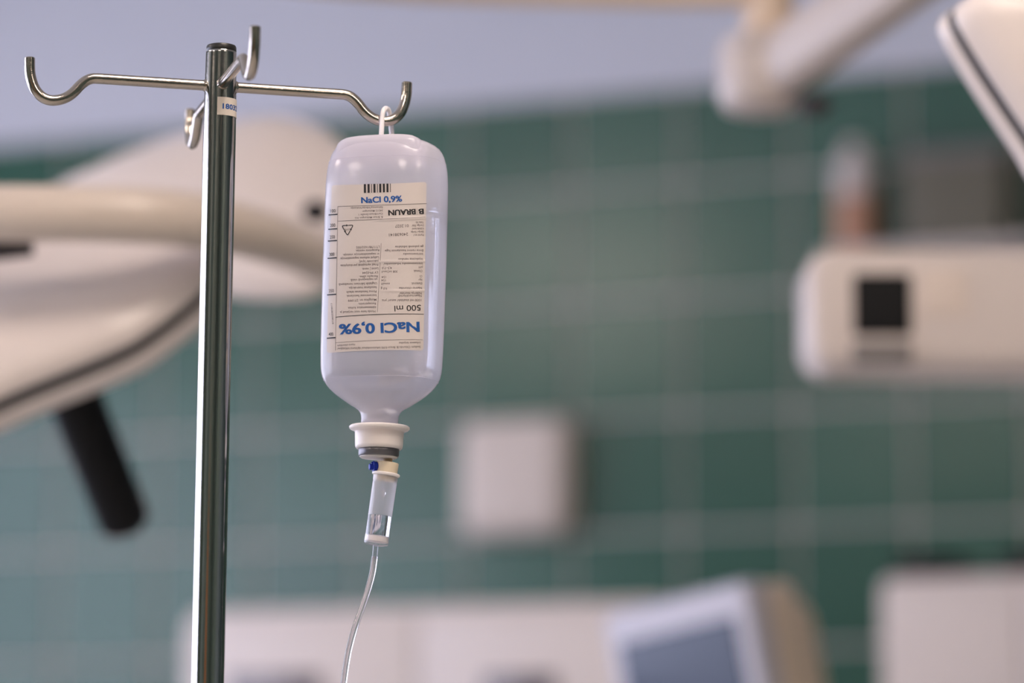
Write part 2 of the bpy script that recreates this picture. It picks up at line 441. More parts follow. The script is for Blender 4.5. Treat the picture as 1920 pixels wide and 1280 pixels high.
PROF = [(.006, 0), (.080, 0), (.0845, -.0003), (.0885, -.002), (.0925, -.0055), (.0965, -.0102), (.1010, -.0138), (.1065, -.0160), (.1120, -.0164), (.1170, -.0145), (.1212, -.0102), (.1238, -.0045), (.1252, .002), (.1256, .0105)]
HOOK = {}
for i, a in enumerate((PH, PH + math.pi, PH - math.pi / 2, PH + math.pi / 2)):
    d = C3(math.cos(a), math.sin(a), 0); d = (d - AX * d.dot(AX)).normalized()
    pts = [C0 + d * r + AX * z for r, z in PROF]
    path = [pts[0]] + spline(pts[1:], 5)
    HOOK[i] = (d, pts)
    g = Geo(); n = len(path); rad = [.0035] * n
    tip = path[-1]; tdir = (path[-1] - path[-2]).normalized()
    path += [tip + tdir * .0006]; rad += [.0029]
    g.tube(path, rad, 20)
    g.build('hook_arm', M['rod'], iv)
    # weld bead where the arm enters the tube
    Geo().lathe(C0 + d * .0085, d, [(0, .0044), (.0018, .0043), (.0030, .0036)], 20).build('weld', M['rod'], iv)
# inventory sticker wrapped round the tube: pixel box x 408..450, y 187..222
def pole_uv(ang, h, off):
    """ang measured from the camera-facing side, positive to the right; h along the axis from the arms"""
    d = C3(math.sin(ang), -math.cos(ang), 0)
    d = (d - AX * d.dot(AX)).normalized()
    return C0 + AX * h + d * (.0107 + off)
VIEW = math.atan2(C0.dot(CX), C0.dot(CY))                    # bearing of the pole from the camera
def stk(u, v, off):  # u: metres along the circumference from the facing line, v: metres below the arms
    return pole_uv(u / .0107 - VIEW, -v, off)
SV0, SV1, SU0, SU1 = .0093, .0213, -.0018, .0250
g = Geo(); nu = 24
V = []; Fc = []
for off in (.0001, .00022):
    for i in range(nu + 1):
        for v in (SV0, SV1):
            V.append(stk(SU0 + (SU1 - SU0) * i / nu, v, off))
for L0 in (0, (nu + 1) * 2):
    for i in range(nu):
        a = L0 + i * 2; Fc.append((a, a + 2, a + 3, a + 1))
sticker = obj('sticker', V, Fc, M['sticker'], iv, True, label='cream inventory sticker with blue number')

# ---- text as mesh
def text_mesh(body, bold=0.0, align='LEFT', res=2):
    cu = bpy.data.curves.new('t', 'FONT'); cu.body = body; cu.size = 1.0; cu.resolution_u = res; cu.offset = bold; cu.align_x = align
    o = bpy.data.objects.new('t', cu); COL.objects.link(o)
    dg = bpy.context.evaluated_depsgraph_get()
    me = bpy.data.meshes.new_from_object(o.evaluated_get(dg))
    V = [(v.co.x, v.co.y) for v in me.vertices]; Fc = [tuple(p.vertices) for p in me.polygons]
    bpy.data.objects.remove(o); bpy.data.curves.remove(cu); bpy.data.meshes.remove(me)
    return V, Fc
def bounds(V):
    xs = [v[0] for v in V]; ys = [v[1] for v in V]; return min(xs), max(xs), min(ys), max(ys)
tv, tf = text_mesh('18032', .03)
x0, x1, y0, y1 = bounds(tv)
sc = .0037 / (y1 - y0)
obj('number', [stk(SU0 + .0034 + (x - x0) / (x1 - x0) * .0132, SV0 + .0080 - (y - y0) * sc, .00035) for x, y in tv], tf, M['ink_blue'], sticker)
# the foot of the stand: star base with castors
hub = Geo().lathe(on_pole(.06), AX, [(0, .035), (.05, .035), (.06, .02), (.09, .016)], 32).build('hub', M['metal'], iv)
for i in range(5):
    a = 2 * math.pi * i / 5 + .3; d = Vector((math.cos(a), math.sin(a), 0))
    Geo().tube([base + d * .03 + Vector((0, 0, .09)), base + d * .18 + Vector((0, 0, .085)), base + d * .29 + Vector((0, 0, .078))], [.014, .013, .011], 14).build('base_leg', M['metal'], iv)
    c = Geo().lathe(base + d * .285 + Vector((0, 0, .028)) - Vector((-d.y, d.x, 0)) * .011, Vector((-d.y, d.x, 0)), [(0, .022), (.003, .028), (.019, .028), (.022, .022)], 24).build('castor', M['black'], iv)
    Geo().tube([base + d * .285 + Vector((0, 0, .05)), base + d * .285 + Vector((0, 0, .075))], .006, 10).build('castor_stem', M['metal'], c)

# ================================================================== INFUSION BOTTLE
hd, hp = HOOK[0]
HK = hp[8]                                        # lowest point of the right hook
ZB = (HK - CAM).dot(FWD)
def zb(y):
    """camera depth of the plumb line through the hook at photo row y (the camera looks up, so it shrinks downwards)"""
    return ZB - .0285 * (y - 258) / 545
SCL = F / zb(803)
YAW = math.radians(20)
BO = P(711.5, 803, zb(803))                            # centre of the neck flange
BT = P(728.0, 258, ZB)
BAX = C3(math.sin(.0225), 0, math.cos(.0225))
LEN = (BT - BO).dot(UP) / BAX.dot(UP)
PXM = (803 - 258) / LEN                           # pixels per metre along the bottle's axis
ex0 = C3(math.cos(YAW), -math.sin(YAW), 0); ex0 = (ex0 - BAX * ex0.dot(BAX)).normalized()  # bottle's own right
ey0 = BAX.cross(ex0).normalized()                                                                # bottle's own back
VR = math.atan2(BO.dot(CX), BO.dot(CY))
view_r = C3(math.cos(VR), -math.sin(VR), 0)
def bsec(hw, asp, n, k=96):
    """superellipse ring whose silhouette half width seen from the camera is hw metres"""
    pts = []
    for j in range(k):
        a = 2 * math.pi * j / k; c, s_ = math.cos(a), math.sin(a)
        pts.append((math.copysign(abs(c) ** (2 / n), c), asp * math.copysign(abs(s_) ** (2 / n), s_)))
    m = max((ex0 * x + ey0 * y).dot(view_r) for x, y in pts)
    return [(x * hw / m, y * hw / m) for x, y in pts]
HWT = [(800, 35), (786, 35), (780, 35.6), (775, 37.2), (770, 41), (765, 48), (760, 57), (753, 68), (746, 78.5), (740, 86.5), (732, 95.5), (725, 101.5), (717, 107), (710, 110.5), (700, 113), (690, 114), (660, 115), (600, 115.5), (500, 116), (400, 115.5), (350, 114.6), (330, 113.4), (318, 112.0), (308, 109.6), (297, 106.6), (288, 102.5), (281, 97.5), (275.5, 90.5), (271.5, 82), (268, 70), (266.2, 55), (265.4, 30), (265.2, 10)]
def asp_n(y):
    t = min(max((778 - y) / 60, 0), 1); t = t * t * (3 - 2 * t)
    return 1.0 + (.72 - 1.0) * t, 2.0 + .75 * t
def bottle_ring(y, hw, shrink=0.0):
    a, n = asp_n(y)
    return [BO + BAX * ((803 - y) / PXM) + ex0 * x + ey0 * yy for x, yy in bsec(max(hw * zb(y) / F - shrink, .0005), a, n)]
bottle = empty('infusion_bottle', BO - BAX * .021, 'milky plastic infusion bottle hanging upside down with a printed saline label', 'infusion bottle')
ys = sorted(HWT, key=lambda q: q[0]); ys_tab = ys
dense = []
for (a, b), (c, d) in zip(ys, ys[1:]):
    n = max(1, int((c - a) / 8)); dense += [(a + (c - a) * i / n, b + (d - b) * i / n) for i in range(n)]
dense.append(ys[-1]); dense = dense[::-1]
body = Geo().rings([bottle_ring(y, hw) for y, hw in dense])
bvh = BVHTree.FromPolygons([tuple(v) for v in body.V], body.F)
bo = body.build('bottle_body', M['bottle'], bottle, sharp=None)
# raised foot block on what is now the top of the bottle, nearer its front
def foot_ring(y, hw, n=3.2):
    c = BO + BAX * ((803 - y) / PXM) - ey0 * .0135
    return [c + ex0 * x + ey0 * yy for x, yy in bsec(hw * zb(y) / F, .36, n)]
FOOT = [(322, 88), (304, 87), (293, 85.5), (283, 82.5), (276, 79.5), (270.5, 74), (266.5, 66), (264.2, 54), (263, 36), (263, 8)]
ft = []
for (a, b), (c, d) in zip(FOOT, FOOT[1:]):
    ft += [foot_ring(a + (c - a) * i / 3, b + (d - b) * i / 3) for i in range(3)]
ft.append(foot_ring(*FOOT[-1]))
Geo().rings(ft, False, True).build('foot_block', M['bottle'], bottle, sharp=None)
# moulded seam lines of the bottle
for y in (716, 308):
    hw = interp(ys_tab, y)
    r = bottle_ring(y, hw + .4)
    Geo().tube(r + [r[0]], .00012, 6, cap=False).build('mould_seam', M['bottle'], bo)
# saline inside
LEVEL = 399
liq = [(y, hw) for y, hw in dense if LEVEL < y < 800]
lr = [bottle_ring(y, hw, .0008) for y, hw in liq]
lr.append(bottle_ring(LEVEL + 1.2, interp(ys_tab, LEVEL), .0008)); lr.append(bottle_ring(LEVEL, interp(ys_tab, LEVEL), .0016))
Geo().rings(lr).build('saline', M['liquid'], bottle, sharp=60, label='clear saline filling the bottle to just below its shoulder')
# neck flange and collar of the cap
def bpt(y): return BO + BAX * ((803 - y) / PXM)
def mm(px): return px / SCL
Geo().lathe(bpt(797), -BAX, [(0, mm(36)), (.0000, mm(46)), (.0004, mm(54)), (.0013, mm(57)), (.0024, mm(56.6)), (.0033, mm(54)), (.0040, mm(48)), (.0048, mm(46)), (.0095, mm(45.3)), (.0135, mm(45)), (.0150, mm(44)), (.0158, mm(42)), (.0158, mm(30))], 64).build('cap', M['milky'], bottle, label='milky plastic screw collar with a flange', sharp=50)
Geo().lathe(bpt(840), -BAX, [(0, mm(38)), (.0002, mm(38.4)), (.0050, mm(38.0)), (.0054, mm(37)), (.0054, mm(20))], 64).build('crimp_ring', M['greyring'], bottle, label='shiny grey ring under the collar')
Geo().lathe(bpt(855), -BAX, [(0, mm(36)), (.0005, mm(36)), (.0012, mm(33)), (.0014, mm(24)), (.0014, mm(4))], 48).build('stopper', M['milky'], bottle)
# hanger loop over the hook
def hk(px, py, dz): return P(px, py, ZB + dz)
lp = [hk(714, 264, -.0105), hk(715.5, 244, -.0095), hk(716.5, 224, -.0068), hk(718.5, 210, -.0052), hk(721.5, 204.2, -.0026), hk(725, 203.6, .0006), hk(728.5, 207, .0040), hk(731, 218, .0062), hk(733.5, 238, .0070), hk(735.5, 264, .0060)]
lp = spline(lp, 6)
Geo().tube(lp, .00165, 14).build('hanger_loop', M['loop'], bottle, label='white plastic hanger loop over the hook')
# small post the loop grows from
for a, b in ((lp[0], -1), (lp[-1], 1)):
    Geo().lathe(a - BAX * .003, BAX, [(0, .0032), (.0025, .0028), (.0045, .0018)], 16).build('loop_root', M['loop'], bottle)

# ---- the printed label, wrapped on the bottle's front
def ridge(px, py):
    r = 0
    for (y0_, xs, xe, amp, sl) in ((411, 690, 800, .42, -.045), (490, 655, 800, .32, -.01), (545, 708, 800, .35, .0)):
        yy = y0_ + sl * (px - 745)
        m = min(max((px - xs) / 30, 0), 1) * min(max((xe - px) / 4, 0), 1)
        r += amp * m * math.exp(-((py - yy) / 2.0) ** 2)
    return r / 1000
def on_bottle(px, py, off=.0002):
    d = ray(px, py).normalized()
    h = bvh.ray_cast(CAM, d, 4.0)
    if h[0] is None:
        return P(px, py, ZB)
    n = h[1] if h[1].dot(d) < 0 else -h[1]
    # smooth normal from the section would be finer; the rings are dense enough
    return h[0] + n * (off + ridge(px, py))
def lab(u, v):
    """label coordinates (0..1 from the left, 0..1 from the top) -> photo pixel"""
    xl = 622.5 + (613 - 622.5) * v; xr = 799.5 + (793.5 - 799.5) * v
    yl = 347 + (662 - 347) * v; yr = 341 + (657 - 341) * v
    arch = -3.0 * (1 - (2 * u - 1) ** 2) * v + 1.0 * (1 - (2 * u - 1) ** 2) * (1 - v)
    return xl + (xr - xl) * u, yl + (yr - yl) * u + arch
NU, NV = 56, 170
V = []; Fc = []
for j in range(NV + 1):
    for i in range(NU + 1):
        u, v = i / NU, j / NV
        # rounded corners
        px, py = lab(u, v)
        rx, ry = 180.0, 316.0; cr_ = 5.0
        x, y = u * rx, v * ry
        cx = min(max(x, cr_), rx - cr_); cy = min(max(y, cr_), ry - cr_)
        dx, dy = x - cx, y - cy
        if dx and dy:
            L_ = max(abs(dx), abs(dy)) / math.hypot(dx, dy)
            x, y = cx + dx * L_, cy + dy * L_
            px, py = lab(x / rx, y / ry)
        V.append(on_bottle(px, py, .00022))
for j in range(NV):
    for i in range(NU):
        a = j * (NU + 1) + i; Fc.append((a, a + 1, a + NU + 2, a + NU + 1))
label = obj('label', V, Fc, M['label'], bottle, True, label='cream printed paper label')
class Ink(dict):                                  # one mesh for each piece of print
    part = 'print'
    def __getitem__(s, k):
        key = ('small_print' if k == 'ink_grey' else s.part, k)
        if key not in s: s[key] = Geo()
        return dict.__getitem__(s, key)
INK = Ink()
def put_text(body, x0p, y0p, x1p, y1p, hpx, ink, bold=0.0, res=2, off=.00038, strike=0.0):
    """baseline runs from (x0p, y0p) to (x1p, y1p) in photo pixels; letters grow hpx to the left of that direction's normal"""
    tv, tf = text_mesh(body, bold, res=res)
    a, b, c, d = bounds(tv)
    cap_v, _ = text_mesh('0', bold); ca = bounds(cap_v); ch = ca[3] - ca[2]
    d_ = Vector((x1p - x0p, y1p - y0p)); n_ = Vector((d_.y, -d_.x)).normalized()      # 'up' of the letters
    for k in ((-1, 1) if strike else (0,)):          # struck twice, a little apart, for heavy type
        out = []
        for x, y in tv:
            t = (x - a) / (b - a); q = Vector((x0p, y0p)) + d_ * t + n_ * (y / ch * hpx) + d_.normalized() * (k * strike)
            out.append(on_bottle(q.x, q.y, off + k * .00001))
        INK[ink].add(out, tf)
def put_line(x0p, y0p, x1p, y1p, wpx, ink, n=12, arch=0.0, off=.00036):
    d_ = Vector((x1p - x0p, y1p - y0p)); n_ = Vector((d_.y, -d_.x)).normalized() * (wpx / 2)
    V = []
    for i in range(n + 1):
        t = i / n; q = Vector((x0p, y0p)) + d_ * t + Vector((0, -arch * (1 - (2 * t - 1) ** 2)))
        V += [on_bottle((q + n_).x, (q + n_).y, off), on_bottle((q - n_).x, (q - n_).y, off)]
    INK[ink].add(V, [(2 * i, 2 * i + 1, 2 * i + 3, 2 * i + 2) for i in range(n)])
# bar code
INK.part = 'bar_code'
bx = 682.5
for wd in (4, 4, 1.2, 4, 1.2, 3.8, 3.8, 3.8, 1.2):
    put_line(bx + wd / 2, 345.2 - (bx - 682) * .02, bx + wd / 2 + .2, 361.8 - (bx - 682) * .03, wd, 'ink_black', 2)
    bx += wd + (2.9 if wd > 2 else 2.9)
INK.part = 'blue_heading'
put_text('NaCl 0,9%', 678, 380.8, 754, 377.6, 11.6, 'ink_blue', .018, 4, strike=.3)
# frame lines
INK.part = 'rule'
put_line(634, 387.2, 799.5, 381.6, .8, 'ink_grey', 16)
put_line(634, 414.6, 797, 407, .8, 'ink_grey', 16)
put_line(634, 387, 629.5, 657, .7, 'ink_grey', 20)
put_line(715, 456, 708, 585, .6, 'ink_grey', 10)
put_line(629.8, 594.5, 794, 589, 1.1, 'ink_black', 16, 2.5)
put_line(629.5, 642.5, 792, 637, .7, 'ink_grey', 16, 2.0)
# maker's mark, upside down
INK.part = 'maker_name'
put_text('B', 793.6, 391.4, 784.4, 391.8, 10.4, 'ink_black', .018, 4, strike=.35)
put_line(781.7, 391, 781.7, 403, .5, 'ink_grey', 2)
put_text('BRAUN', 778.6, 391.8, 728.4, 394.2, 10.6, 'ink_black', .018, 4, strike=.35)
for i, (a, xs, xe) in enumerate((('B. Braun Melsungen AG', 718, 666), ('Carl-Braun-Straße 1', 718, 673), ('34212 Melsungen', 718, 680), ('Saksamaa/Vācija/Vokietija', 718, 658))):
    put_text(a, xs, 405.2 - i * 6.2, xe, 407.2 - i * 6.2, 3.6, 'ink_grey', .004)
INK.part = 'recycling_mark'
# recycling triangle of three bent arrows
tri = [(641.5, 423.0), (663.0, 421.8), (652.0, 441.8)]
cx_, cy_ = sum(p[0] for p in tri) / 3, sum(p[1] for p in tri) / 3
for i in range(3):
    a = Vector(tri[i]); b = Vector(tri[(i + 1) % 3]); c = Vector(tri[(i + 2) % 3])
    p0 = a + (b - a) * .16; p1 = a + (b - a) * .44; p2 = a + (b - a) * .56; p3 = a + (b - a) * .86
    put_line(p0.x, p0.y, p1.x, p1.y, 1.5, 'ink_black', 3); put_line(p2.x, p2.y, p3.x, p3.y, 1.5, 'ink_black', 3)
    q0 = a + (b - a) * .86; q1 = b + (c - b) * .16
    m_ = b + (Vector((cx_, cy_)) - b) * .10
    put_line(q0.x, q0.y, m_.x, m_.y, 1.5, 'ink_black', 2); put_line(m_.x, m_.y, q1.x, q1.y, 1.5, 'ink_black', 2)
    n_ = Vector((b.y - a.y, a.x - b.x)).normalized() * 2.2; d_ = (b - a).normalized()
    h = [p1 + n_ - d_ * 1, p1 - n_ - d_ * 1, p1 + d_ * 2.6]
    INK['ink_black'].add([on_bottle(q.x, q.y, .00037) for q in h], [(0, 1, 2)])
put_text('LDPE', 658, 428.4, 646.5, 429, 3.2, 'ink_grey', .004)
# batch and date, upside down
for a, xs, y, xe, h, ink in (('Partii nr./', 794, 438.5, 775, 3.8, 'ink_grey'), ('Sērija / Serija:', 794, 432.5, 770, 3.8, 'ink_grey'), ('Kõlblik kuni/', 794, 426.5, 772, 3.8, 'ink_grey'), ('Derīgs līdz/', 794, 420.6, 772, 3.8, 'ink_grey'), ('Tinka iki:', 794, 414.8, 779, 3.8, 'ink_grey'),
                             ('240638141', 765, 436.5, 729.5, 5.4, 'ink_grey'), ('01.2027', 766, 420.6, 741, 5.4, 'ink_grey')):
    put_text(a, xs, y, xe, y + (xs - xe) * .035, h, ink, .006)
# left column of small print, upside down, from the bottom upwards
left = [('Hoida laste eest varjatud ja', 704, 581.6, 638), ('kättesaamatus kohas.', 705, 574.0, 652), ('Retseptiravim.', 705, 567.0, 672), ('Müügiloa nr. 271999', 706, 559.8, 653), ('Intravenozai lietošanai.', 706, 551.5, 650), ('Pirms lietošanas izlasīt', 706, 544.2, 650), ('lietošanas instrukciju.', 706.5, 536.6, 654), ('Uzglabāt bērniem neredzamā', 707, 529.2, 636), ('un nepieejamā vietā.', 708, 521.6, 657), ('Recepšu zāles.', 708.5, 516.0, 674), ('LV 99-0244', 709, 508.8, 680), ('Leisti į veną.', 709.5, 501.5, 679), ('Prieš vartojimą perskaitykite', 709.5, 494.0, 639), ('pakuotės lapelį.', 710, 487.4, 673), ('Laikyti vaikams nepastebimoje', 710.5, 480.6, 639), ('ir nepasiekiamoje vietoje.', 711, 474.0, 643), ('Receptinis vaistas.', 711.5, 467.0, 667), ('LT/1/98/1632/002', 712, 460.6, 668)]
for a, xs, y, xe in left:
    put_text(a, xs, y, xe, y + (xs - xe) * .03, 4.3, 'ink_grey', .005)
right = [('1000 ml sisaldab/ satur/ yra:', 789.5, 560.5, 716), ('Naatriumkloriid/', 790, 552.4, 746), ('Nātrija hlorīds/', 790, 547.6, 749), ('Natrio chloridas', 790.5, 537.8, 748), ('9,0 g', 726, 538.8, 714.5), ('Elektrol.', 791, 529.2, 771), ('mmol/l', 731, 530.0, 715.5), ('Na+', 791, 522.2, 784), ('154', 723.5, 523.4, 715.5), ('Cl-', 791, 515.8, 786), ('154', 724, 517.4, 716), ('Osmol.', 791.5, 505.8, 775), ('308 mOsm/l', 745.5, 507.0, 716), ('pH', 792, 499.0, 785), ('4,5–7,0', 735, 500.4, 716.5), ('Intravenosseks infusiooniks/', 792, 492.0, 719.5), ('Injekcinis vanduo', 792, 483.6, 747), ('Intravenosseks', 792.5, 474.0, 756), ('Enne ravimi kasutamist luge', 793, 467.4, 722), ('ge pakendi infolehte', 793.5, 460.2, 741)]
for a, xs, y, xe in right:
    put_text(a, xs, y, xe, y + (xs - xe) * .012, 4.3, 'ink_grey', .005)
INK.part = 'volume_print'
put_text('500 ml', 788.5, 571.4, 739.5, 573.4, 11.0, 'ink_black', .006, 4)
INK.part = 'blue_title'
put_text('NaCl 0,9%', 785.5, 603.4, 636.5, 608.2, 19.6, 'ink_blue', .018, 5, strike=.65)
put_text('Sodium Chloride B. Braun 0,9% infusioonilahus/ šķīdums infūzijām/', 788, 648.2, 633, 651.6, 4.0, 'ink_grey', .005)
put_text('infuzinis tirpalas', 788, 640.4, 748, 641.2, 4.0, 'ink_grey', .005)
put_text('Natrii chloridum', 666, 643.6, 633, 646.4, 4.0, 'ink_grey', .005)
# scale on the left edge
INK.part = 'scale'
for n_, xs, y, xe in (('100', 620.5, 398.6, 630), ('200', 619.8, 425.6, 629.6), ('250', 619.2, 447.6, 628.8), ('300', 618.5, 480, 628), ('350', 617.6, 548.4, 626.8), ('400', 617.2, 629.6, 625.8)):
    put_text(n_, xs, y, xe, y - .6, 6.2, 'ink_black', .004, 3)
    put_line(xs - 3.6, y + 4.4, xs + 13.2, y + 3.2, 2.3, 'ink_black', 4)
put_text('BT3802DBF4A13', 626.5, 607, 623.5, 568.5, 3.0, 'ink_grey', .003)
for k, g in INK.items():
    o = g.build(k[0], M[k[1]], label, smooth=False, sharp=None)
    if k[0] in ('small_print', 'bar_code', 'scale'): o['kind'] = 'stuff'

# ================================================================== INFUSION SET
D0 = P(727.5, 862, zb(862)); D1 = P(704.5, 1022, zb(1022))
dax = (D1 - D0).normalized(); DL = (D1 - D0).length
def dl(py): return (py - 862) / 160.0 * DL        # along the drip chamber
iset = empty('infusion_set', D1, 'clear drip chamber with blue vent cap and thin tube plugged into the bottle', 'infusion set')
Geo().lathe(P(728.6, 852, zb(852)), dax, [(0, mm(8)), (.0002, mm(8.6)), (.008, mm(9))], 24).build('spike', M['spike'], iset, label='amber plastic piercing spike')
Geo().lathe(D0, dax, [(dl(866), mm(14)), (dl(866.5), mm(20.6)), (dl(868), mm(21.2)), (dl(886), mm(21.0)), (dl(887), mm(19))], 40).build('spike_housing', M['ivory'], iset, label='ivory plastic housing')
Geo().lathe(D0, dax, [(dl(886), mm(20)), (dl(886.4), mm(25)), (dl(888), mm(26.4)), (dl(891), mm(26)), (dl(892.5), mm(24))], 40).build('flange', M['milky'], iset)
# inner ivory skirt seen through the plastic
Geo().lathe(D0, dax, [(dl(892), mm(20)), (dl(901), mm(19.4)), (dl(902), mm(15))], 32).build('inner_skirt', M['ivory'], iset)
ch = Geo().lathe(D0, dax, [(dl(892), mm(23.4)), (dl(900), mm(23.2)), (dl(903), mm(22.6)), (dl(906), mm(23)), (dl(940), mm(22.7)), (dl(966), mm(22.6))], 48, False, False).build('drip_chamber', M['chamber'], iset, label='fogged clear drip chamber')
Geo().lathe(D0, dax, [(dl(909), mm(4)), (dl(921), mm(3.4))], 16, True, False).build('drip_nozzle', M['clear'], ch)
Geo().ball(D0 + dax * dl(925), mm(5.0), 12, (1, 1, 1.25)).build('drop', M['clearliquid'], ch, label='drop of saline about to fall')
Geo().lathe(D0, dax, [(dl(966), mm(22.6)), (dl(1006), mm(22.6))], 48, False, False).build('chamber_wall', M['clear'], iset)
e1 = dax.cross(FWD).normalized()
lq = Geo().lathe(D0, dax, [(dl(967), mm(21.4)), (dl(968), mm(21.8)), (dl(1004), mm(21.8)), (dl(1004.5), mm(21))], 48).build('chamber_saline', M['clearliquid'], iset)
for dx, y in ((.10, 978), (.16, 995), (-.5, 999), (-.45, 980)):
    Geo().ball(D0 + dax * dl(y) + e1 * (mm(22) * -dx) - FWD * mm(21.4), mm(1.7), 8).build('bubble', M['clear'], lq)
Geo().lathe(D0, dax, [(dl(1005), mm(20)), (dl(1005.2), mm(22)), (dl(1015), mm(22.2)), (dl(1016), mm(20))], 40).build('filter_disc', M['milky'], iset)
Geo().lathe(D0, dax, [(dl(1003), mm(23)), (dl(1017), mm(23.2)), (dl(1020), mm(22)), (dl(1022), mm(15)), (dl(1023), mm(8))], 40, False, True).build('end_cup', M['clear'], iset)
# blue vent cap on the left of the housing
vc = P(705.5, 875, zb(875) - .002); vd = (-RIGHT * .95 + UP * .02 - FWD * .3).normalized()
Geo().lathe(vc, vd, [(-.001, mm(9.5)), (0, mm(10.2)), (.0022, mm(10.2)), (.0026, mm(6.0)), (.0034, mm(5.6)), (.0044, mm(6.2)), (.0048, mm(5))], 24).build('vent_cap', M['blue'], iset, label='blue vent cap')
Geo().tube([vc + UP * mm(9) + vd * .001, vc + UP * mm(6) + vd * .003], mm(3), 10).build('vent_tab', M['blue'], iset)
# outlet and tube
Geo().lathe(D1 - dax * .0002, (P(702.3, 1046, zb(1046)) - D1), [(0, mm(5.2)), (.0085, mm(5.0)), (.0088, mm(4.2))], 20).build('outlet', M['clear'], iset)
tp = [P(x, y, zb(y) - dz) for x, y, dz in ((702.6, 1043, 0), (698.5, 1072, 0), (691, 1102, .001), (679, 1138, .002), (665, 1178, .004), (654.5, 1216, .005), (648.5, 1250, .006), (644, 1285, .007), (640, 1340, .007), (642, 1480, .002))]
low = tp[-1]
lz = low.z
tp += [low + C3(.02, .02, -.25), low + C3(.06, .05, -.6), low + C3(.10, .10, .25 - lz), low + C3(.16, .16, .03 - lz), low + C3(.26, .22, .0022 - lz), low + C3(.45, .24, .0022 - lz), low + C3(.6, .15, .0022 - lz)]
Geo().tube(spline(tp, 8), .00205, 16).build('tube', M['tube'], iset, label='thin clear tube bending down out of the picture')
ring_c = P(702.6, 1045, zb(1045))
Geo().lathe(ring_c, tp[1] - tp[0], [(-.0003, mm(4.8)), (-.0002, mm(5.6)), (.0003, mm(5.6)), (.0004, mm(4.8))], 20).build('joint_ring', M['clear'], iset)

# ================================================================== SURGICAL LAMPS
def closed(pts, n=6):
    q = pts[-2:] + pts + pts[:2]
    sp_ = spline([Vector((a, b, 0)) for a, b in q], n)
    return [(v.x, v.y) for v in sp_[2 * n: 2 * n + len(pts) * n]]
def lamp_shell(parent, outline, zfun, bulge, axis, names, cen=None, gasket=True, rim=.026, seam=.014):
    """a shallow dome (towards the camera) on a traced outline, then a gasket and a bezel further along the lamp's axis"""
    o2 = closed(outline)
    base_ = [P(x, y, zfun(x, y)) for x, y in o2]
    c = sum(base_, Vector()) / len(base_)
    axis = Vector(axis).normalized()
    dome = []
    for k in range(13):
        a = math.pi / 2 * k / 12
        f = math.sin(a); h = math.cos(a)
        dome.append([c + (p - c) * max(f, .004) - axis * bulge * h for p in base_])
    g = Geo().rings(dome, True, False)
    g.rings([dome[-1], [p + axis * .004 for p in base_], [c + (p - c) * .97 + axis * .006 for p in base_]], False, True)
    hs = g.build(names[0], M['lampwhite'], parent, sharp=60)
    def off(s_, d): return [c + (p - c) * s_ + axis * d for p in base_]
    if gasket:
        Geo().rings([off(.975, .003), off(.999, .004), off(.999, .004 + seam), off(.975, .005 + seam)]).build(names[1], M['gasket'], parent, sharp=60)
        b0 = .0035 + seam
        Geo().rings([off(.95, b0), off(1.0, b0), off(1.006, b0 + .003), off(1.006, b0 + rim * .7), off(.99, b0 + rim), off(.90, b0 + rim + .006), off(.5, b0 + rim + .008)]).build(names[2], M['lampwhite'], parent, sharp=60)
    return c, axis
# --- left lamp, seen from behind
ZL = 3.1
axL = P(232, 990, 3.16) - P(140, 720, 3.05)
lampL = empty('surgical_lamp', P(130, 620, ZL), 'pale surgical lamp head with black handle and curved yoke beside the chrome pole', 'surgical lamp', 'surgical lamps')
zA = lambda x, y: 3.06 - (y - 560) * .00057 - (x - 150) * .00013     # a plane square to the lamp's axis
outA = [(-260, 520), (-120, 452), (60, 430), (220, 428), (340, 440), (400, 470), (404, 508), (375, 540), (330, 580), (250, 636), (160, 676), (60, 716), (-60, 766), (-180, 800), (-270, 740), (-300, 620)]
lamp_shell(lampL, outA, zA, .032, axL, ('housing', 'gasket', 'bezel'), rim=.020)
zB = lambda x, y: 3.45 - (y - 400) * .00057 - (x - 400) * .00013
outB = [(70, 392), (180, 330), (290, 289), (390, 262), (470, 240), (530, 235), (590, 246), (650, 280), (690, 340), (690, 420), (650, 500), (590, 548), (500, 556), (400, 545), (250, 500), (120, 450)]
lamp_shell(lampL, outB, zB, .05, axL, ('rear_petal', 'rear_gasket', 'rear_bezel'), gasket=False)
# yoke: thick bent tube passing in front of the petals
yk = [P(-420, 395, 3.05), P(-150, 398, 2.98), P(0, 400, 2.96), P(180, 401, 2.96), P(320, 408, 2.98), P(440, 428, 3.04), P(560, 466, 3.14), P(660, 515, 3.24)]
ykp = spline(yk, 8)
Geo().tube(ykp, [.0245 if i < 36 else .0245 - .0035 * (i - 36) / (len(ykp) - 37) for i in range(len(ykp))], 28).build('yoke', M['lampbeige'], lampL, label='thick beige curved yoke tube')
Geo().tube([P(-420, 395, 3.05), P(-430, 100, 3.06), P(-430, -300, 3.10)] + [Vector((P(-430, -300, 3.10).x, P(-430, -300, 3.10).y, H_C))], .026, 20).build('ceiling_tube', M['lampbeige'], lampL)
Geo().ball(P(592, 397, 3.30), .013, 14, (1, 1, .8)).build('lock_knob', M['black'], lampL, label='small black knob')
# dark rod standing in for the shadowed gap between yoke and housing
Geo().tube([P(-60, 470, 3.00), P(62, 462, 3.00)], [.012, .008], 14).build('yoke_gap_shade', M['gasket'], lampL)
# handle
hA, hB = P(138, 742, 3.10), P(234, 980, 3.20)
hx = (hB - hA).normalized(); HL = (hB - hA).length
Geo().lathe(hA - hx * .05, hx, [(0, .022), (.01, .0245), (.05 + HL - .010, .0245), (.05 + HL - .003, .0235), (.05 + HL, .020)], 32).build('handle', M['black'], lampL, label='black cylindrical grip')
